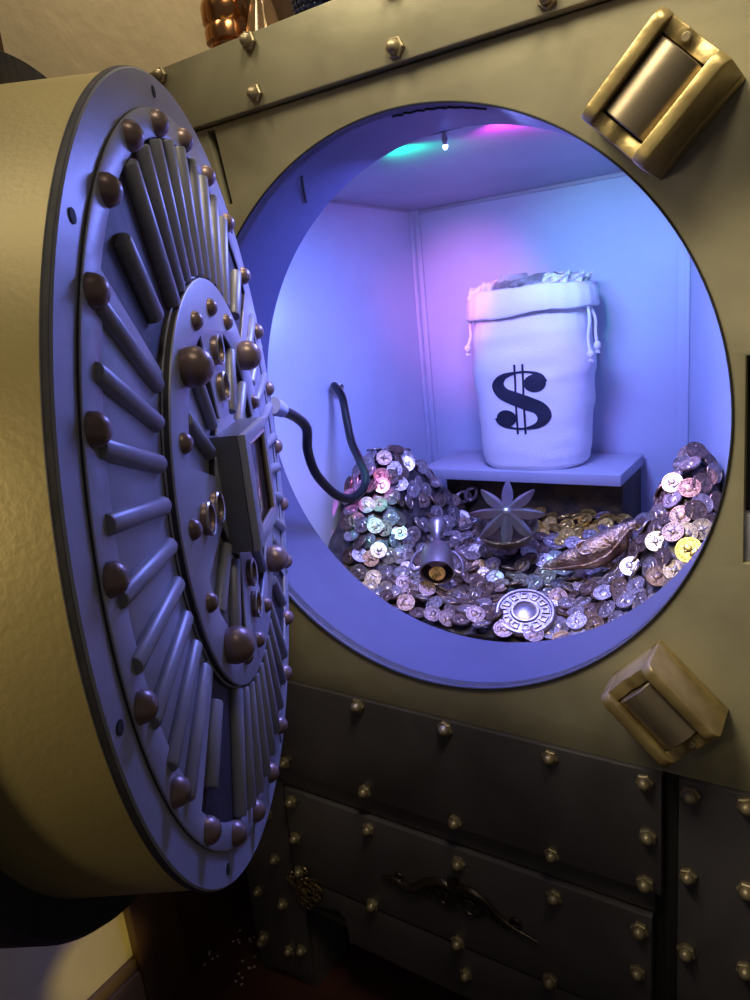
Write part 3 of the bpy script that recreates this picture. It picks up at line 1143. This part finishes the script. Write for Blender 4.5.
place_coin(P0 + axn * .015 - Vector((0, 0, .012)), (-axn * .9 + tocam * .5), .4, 0, 'coin_gold', 'gold coin sitting inside the mouth of the fallen trophy cup', None, .92)

# bowl topped by eight radiating blades
Pb = ray_y(507, 514, 1.06)
nb = ((CAM - Pb).normalized() * .85 + Vector((0, -.05, .45))).normalized()
bowl = empty('finned_bowl', Pb.x, Pb.y, Pb.z, 'bronze bowl crowned with eight radiating silver blades, half buried in coins', 'bowl')
Mb = Matrix.Translation(Pb) @ frame_to(nb)
bm = bmesh.new()
lathe(bm, [(0, -.10), (.09, -.095), (.135, -.06), (.150, -.02), (.156, -.012), (.150, -.006), (.140, -.016), (.12, -.05), (.08, -.07), (0, -.075)], 40, Matrix.Translation(Pb + Vector((0, -.01, -.05))) @ frame_to((.05, -.30, .95)))
mk('bowl_body', bm, M['bowl'], bowl, tuple(Pb))
upb = (Mb.to_3x3().inverted() @ u2); a00 = atan2(upb.y, upb.x)
for k in range(8):
    a = a00 + k * pi / 4
    hl_ = .178
    b = bmesh.new()
    rows_ = []
    for q in range(15):
        t = q / 14
        x = .010 + hl_ * t
        wdt = .003 + .026 * sin(pi * min(1, t * .96 + .03)) ** .8
        zc_ = .050 - .040 * t * t
        # leaf with a raised spine and sides falling away
        row = [b.verts.new((x, 0, zc_)), b.verts.new((x, wdt, zc_ - wdt * 1.25 - .004)), b.verts.new((x, 0, zc_ - wdt * .9 - .012)), b.verts.new((x, -wdt, zc_ - wdt * 1.25 - .004))]
        rows_.append(row)
    for r0, r1 in zip(rows_, rows_[1:]):
        for q in range(4):
            b.faces.new((r0[q], r0[(q + 1) % 4], r1[(q + 1) % 4], r1[q]))
    b.faces.new(rows_[0]); b.faces.new(rows_[-1])
    for v in b.verts:
        v.co = Mb @ (Matrix.Rotation(a, 4, 'Z') @ v.co)
    mk('blade', b, M['blade'], bowl, tuple(Pb))
bm = bmesh.new()
lathe(bm, [(0, .03), (.020, .035), (.022, .048), (.012, .056), (0, .058)], 16, Mb)
mk('blade_hub', bm, M['silver'], bowl, tuple(Pb))

# oil lamp lying on the coins
lp = [(543, 566, .90), (556, 564, .905), (574, 559, .92), (592, 553, .94), (610, 544, .96), (622, 533, .98), (630, 526, .99), (637, 523, 1.0)]
LP = [ray_y(*q) for q in lp]
lamp = empty('oil_lamp', LP[3].x, LP[3].y, LP[3].z - .06, 'engraved bronze oil lamp with a long spout lying on the coins', 'oil lamp')
LO = tuple(LP[3] - Vector((0, 0, .06)))


def lrad(t):
    ks = [(0, .012), (.10, .026), (.28, .052), (.45, .074), (.60, .066), (.76, .040), (.88, .020), (.96, .017), (1, .022)]
    for (a, ra), (b_, rb) in zip(ks, ks[1:]):
        if t <= b_:
            s = (t - a) / (b_ - a); s = s * s * (3 - 2 * s)
            return ra + (rb - ra) * s
    return .02


bm = bmesh.new(); tube(bm, catmull(LP, 8), lrad, 20, 1.)
mk('lamp_body', bm, M['bronze'], lamp, LO)
nrm = ((CAM - LP[3]).normalized() + Vector((0, 0, .8))).normalized()
bm = bmesh.new()
lathe(bm, [(.022, .030), (.032, .050), (.036, .066), (.039, .070), (.038, .075), (.032, .074), (.026, .055), (.02, .045), (0, .045)], 24, Matrix.Translation(LP[3] - (LP[3] - LP[2]) * .4) @ frame_to(nrm), cap=False)
mk('filler_neck', bm, M['bronze'], lamp, LO)
bm = bmesh.new()
dn = (-nrm + Vector((.1, -.6, -.3))).normalized()
lathe(bm, [(.020, .04), (.012, .06), (.012, .08), (.03, .098), (.034, .104), (0, .106)], 20, Matrix.Translation(LP[4]) @ frame_to(dn))
mk('lamp_foot', bm, M['bronze'], lamp, LO)
bm = bmesh.new()
ridge = [p + Vector((0, -.02, -.0)) + (-u2) * lrad(i / (len(LP) - 1)) * .55 + (CAM - p).normalized() * lrad(i / (len(LP) - 1)) * .80 for i, p in enumerate(LP)]
tube(bm, catmull(ridge, 8), .006, 8)
mk('lamp_ridge', bm, M['bronze'], lamp, LO)

# medallion
Pm = ray_y(525, 612, .56)
nm = ((CAM - Pm).normalized() * .62 + Vector((0, 0, .9))).normalized()
Mm = Matrix.Translation(Pm) @ frame_to(nm) @ Matrix.Scale(1.1, 4)
bm = bmesh.new()
lathe(bm, [(0, -.018), (.108, -.018), (.118, -.010), (.119, .004), (.112, .010), (.104, .010), (.100, .004), (.058, .004), (.054, .012), (.046, .012), (.043, .006), (.036, .010), (0, .013)], 48, Mm)
med = mk('medallion', bm, M['silver'], None, tuple(Pm))
med.location = W(*Pm)
tag(med, 'large round silver medallion with raised squares, lying at the front of the pile', 'medallion')
for k in range(12):
    a = 2 * pi * k / 12
    bm = bmesh.new()
    pl = [(.064, -.0115), (.094, -.0165), (.094, .0165), (.064, .0115)]
    b2 = plate(pl, [[(.070, -.0075), (.088, -.0105), (.088, .0105), (.070, .0075)]], .002, .011, .001)
    for v in b2.verts:
        v.co = Mm @ (Matrix.Rotation(a, 4, 'Z') @ v.co)
    bm.free()
    mk('raised_square', b2, M['silver'], med, tuple(Pm))

# two bracelets hooked on the corner of the black box
for i, (px, py, sp) in enumerate(((463, 497, .3), (471, 494, 1.1))):
    P = ray_y(px, py, 1.625)
    bm = bmesh.new()
    pts = [Vector((.045 * cos(2 * pi * k / 28), .030 * sin(2 * pi * k / 28), .006 * sin(6 * pi * k / 28))) for k in range(29)]
    Mt = Matrix.Translation(P) @ frame_to((.2 + .5 * i, -1, .15 - .3 * i), sp)
    tube(bm, [Mt @ q for q in pts], .011, 8)
    o = mk('bangle', bm, M['silver'], None, tuple(P))
    o.location = W(*P)
    tag(o, ('silver bangle hanging at the outer corner of the black box' if i == 0 else 'silver bangle turned edge-on, second from the corner of the black box'), 'bangle', None)

# ------------------------------------------------------------------ lamp at the top of the opening
Pl = ray_y(445, 143, .43)
bulb = empty('pendant_bulb', Pl.x, Pl.y, Pl.z, 'tiny white bulb hanging below the top of the round opening', 'lamp')
bm = bmesh.new()
lathe(bm, [(0, .035), (.010, .034), (.012, .012), (.009, .0), (.006, -.004)], 14, Matrix.Translation(Pl), cap=False)
tube(bm, [Pl + Vector((0, 0, .03)), Pl + Vector((0, .004, .09))], .004, 6)
mk('bulb_holder', bm, M['grommet'], bulb, tuple(Pl))
bm = bmesh.new()
lathe(bm, [(.006, .0), (.009, -.008), (.009, -.016), (.004, -.024), (0, -.025)], 14, Matrix.Translation(Pl))
bulb_mat = mat('lit bulb', (.8, .8, .9), .3, emit=(.45, .5, 1), estr=.15)
mk('bulb_glass', bm, bulb_mat, bulb, tuple(Pl))

# ------------------------------------------------------------------ things on top of the vault
P = ray_y(224, 30, .14); X = P.x
jar = empty('copper_jar', X, .16, VTOP, 'shiny copper jar with ringed neck standing on top of the vault', 'jar')
bm = bmesh.new()
lathe(bm, [(0, 0), (.070, 0), (.078, .012), (.078, .045), (.068, .058), (.070, .066), (.084, .075), (.086, .11), (.080, .128), (.088, .14), (.090, .19), (.078, .225), (.048, .25), (.042, .262), (.050, .272), (.050, .285), (.044, .30), (.044, .36), (.056, .38), (0, .38)], 40, Matrix.Translation((X, .16, VTOP)))
mk('jar_body', bm, M['copper'], jar, (X, .16, VTOP))
P = ray_y(262, 12, .14); X = P.x
fl = empty('glass_flask', X, .14, VTOP, 'clear amber glass flask beside the copper jar on the vault', 'flask')
bm = bmesh.new()
lathe(bm, [(0, 0), (.075, 0), (.080, .01), (.060, .08), (.036, .16), (.024, .22), (.024, .34), (.03, .35), (.020, .35), (.018, .22), (.030, .16), (.054, .08), (.070, .02), (0, .015)], 32, Matrix.Translation((X, .14, VTOP)), cap=False)
mk('flask_body', bm, M['glass'], fl, (X, .14, VTOP))
P = ray_y(272, 8, .42); X = P.x
wb = empty('wooden_box', X, .46, VTOP, 'brown wooden box behind the glass flask on the vault', 'box')
bm = bmesh.new(); box(bm, X - .17, X + .17, .36, .56, VTOP, VTOP + .34, .008)
mk('box_body', bm, M['wood'], wb, (X, .46, VTOP))
bm = bmesh.new(); box(bm, X - .18, X + .18, .35, .57, VTOP + .34, VTOP + .38, .008)
mk('box_lid', bm, M['wood'], wb, (X, .46, VTOP))
P = ray_y(312, 4, .10); X = P.x
bj = empty('beaded_jar', X, .12, VTOP, 'dark jar covered in glittering blue-black beads at the right of the flask', 'jar')
bm = bmesh.new()
lathe(bm, [(0, 0), (.062, 0), (.070, .02), (.070, .16), (.05, .20), (.05, .22), (0, .22)], 28, Matrix.Translation((X, .12, VTOP)))
mk('jar_body', bm, M['bead'], bj, (X, .12, VTOP))
bm = bmesh.new()
for r in range(7):
    for k in range(22):
        a = 2 * pi * (k + .5 * (r % 2)) / 22
        bmesh.ops.create_icosphere(bm, subdivisions=1, radius=.0105, matrix=Matrix.Translation((X + .071 * cos(a), .12 + .071 * sin(a), VTOP + .02 + .021 * r)))
o = mk('bead_coat', bm, M['bead'], bj, (X, .12, VTOP))
o['kind'] = 'stuff'

# ------------------------------------------------------------------ room
WX = -1.62


def struct(name, bm, m):
    o = mk(name, bm, m, None, VO)
    o.location = W(*VO)
    o['kind'] = 'structure'
    return o


bm = bmesh.new(); box(bm, -3, 5, -6, 4, FZ - .1, FZ)
struct('floor', bm, M['floor'])
bm = bmesh.new(); box(bm, WX - .1, WX, -6, 4, FZ, 3.4)
struct('wall_left', bm, M['wall'])
bm = bmesh.new(); box(bm, WX, 5, 3.2, 3.3, FZ, 3.4)
struct('wall_back', bm, M['wall'])
bm = bmesh.new(); box(bm, WX, WX + .05, -6, -.50, FZ, -2.70, .008); box(bm, WX, WX + .03, -6, -.50, -2.70, -2.63, .008)
struct('baseboard_left', bm, M['wood_rail'])
bm = bmesh.new(); box(bm, WX, WX + .07, -.50, -.24, FZ, .6, .01)
struct('trim_1', bm, M['wood'])
bm = bmesh.new(); box(bm, WX, WX + .03, -.24, 1.6, FZ, -1.7, .008)
struct('trim_2', bm, M['dark_red'])
bm = bmesh.new(); box(bm, WX, WX + .03, -.30, -.20, .9, 3.3, .008)
struct('trim_3', bm, M['wood'])
# scattered confetti at the foot of the wall
bm = bmesh.new()
rnd = random.Random(5)
for k in range(26):
    q = ray_y(rnd.uniform(225, 262), 0, 0)
    x, y = rnd.uniform(-1.58, -1.26), rnd.uniform(-.15, .2)
    r = bmesh.ops.create_cone(bm, segments=6, radius1=.008, radius2=.006, depth=.004, cap_ends=True, matrix=Matrix.Translation((x, y, FZ + .003)))
o = mk('confetti', bm, M['red_glitter'], None, (-1.4, 0, FZ)); o.location = W(-1.4, 0, FZ)
o['kind'] = 'stuff'
tag(o, 'glittering confetti scattered on the dark floor by the vault foot', 'confetti')


# ------------------------------------------------------------------ light
def lamp_(name, kind, loc, energy, color, size=.05, target=None, spot=None, blend=.6):
    l = bpy.data.lights.new(name, kind)
    l.energy = energy
    l.color = color
    if kind == 'AREA':
        l.size = size
    else:
        l.shadow_soft_size = size
    if kind == 'SPOT':
        l.spot_size = spot; l.spot_blend = blend
    o = bpy.data.objects.new(name, l)
    COL.objects.link(o)
    o.location = W(*loc)
    if target is not None:
        o.rotation_euler = (W(*target) - W(*loc)).to_track_quat('-Z', 'Y').to_euler()
    return o


# room lamps (warm ceiling spot and low lamp), then an added wall fill
lamp_('ceiling_spot', 'SPOT', (-.35, -1.75, 3.2), 240, (1, .88, .61), .50, (.95, 0, .36), radians(43), .95)
lamp_('room_lamp', 'SPOT', (-.75, -3.9, .55), 88, (1, .83, .46), .12, (-.02, -1.55, .10), radians(26), 1.)
lamp_('wall_washer', 'SPOT', (-.6, .9, 4.3), 64, (1, .84, .60), .1, (-1.6, .6, 1.6), radians(80), .8)  # added fill for the upper wall, source unseen
# chamber LEDs tucked behind the rim, plus added spots on coins, sack and back panel
lamp_('led', 'AREA', (0.0, .50, .965), 14, (.21, .26, 1), .20, (0, .62, -1))
lamp_('led', 'SPOT', (.22, .45, .955), 70, (1, .12, .75), .01, (-.90, .93, -.58), radians(9), .6)  # added spot, tints coins of the tall heap pink
lamp_('led', 'SPOT', (-.27, .45, .940), 60, (.15, .9, 1), .01, (-.74, .84, -.64), radians(11), .6)  # added spot, tints coins of the tall heap cyan
lamp_('led', 'SPOT', (.22, .45, .955), 30, (.85, .5, 1), .01, (.72, .90, -.42), radians(12), .6)  # added spot, tints the heap by the rim violet
lamp_('led', 'SPOT', (-.27, .45, .940), 30, (.2, .7, 1), .01, (.02, 1.0, -.85), radians(14), .6)  # added spot, tints the middle coins blue
lamp_('led', 'POINT', (-.95, .60, .45), .25, (.22, .34, 1), .02)
lamp_('led', 'SPOT', (.25, .45, .93), .8, (.85, .72, 1), .02, (-.2, 1.7, -.1), radians(60), .8)  # added whitish spot to brighten the sack
lamp_('led', 'SPOT', (-.15, .45, .955), 1.5, (1, .70, .58), .02, (-.1, 1.0, -.9), radians(85), .7)  # added warm spot, makes the coins less blue
lamp_('led', 'SPOT', (-.27, .43, .953), 1.9, (.0, 1, .5), .012, (-.18, .75, 1.0), radians(120), .8)
lamp_('led', 'SPOT', (.22, .43, .968), 3.0, (1, .05, .9), .012, (.15, .75, 1.0), radians(120), .8)
lamp_('wall_washer', 'SPOT', (.3, -2.0, -2.3), 15, (1, .82, .22), .03, (-1.62, -.68, -2.48), radians(11), .35)  # added low spot under the door, lights the foot of the wall
lamp_('ceiling_spot', 'SPOT', (1.25, -1.3, 3.2), 105, (1, .88, .63), .3, (.12, 0, .95), radians(48), 1.)  # added fill spot from the right, lightens the hinge shadow and header
lamp_('led', 'SPOT', (-.6, .50, .72), 16, (1, .28, .9), .02, (-.75, 2.1, .35), radians(44), 1.)  # added spot, gives the back panel its pink tint
lamp_('led', 'SPOT', (.3, .46, .92), 8, (.1, .8, 1), .02, (.15, 2.1, .55), radians(48), 1.)  # added spot, gives the middle of the back panel a cyan tint
w = bpy.data.worlds.new('world'); SC.world = w
w.use_nodes = True
w.node_tree.nodes['Background'].inputs['Color'].default_value = (.9, .8, .7, 1)
w.node_tree.nodes['Background'].inputs['Strength'].default_value = .085

SC.view_settings.view_transform = 'Standard'
SC.view_settings.look = 'None'
SC.view_settings.gamma = 1
SC.view_settings.exposure = 0
try:
    SC.view_settings.use_curve_mapping = False
except Exception:
    pass
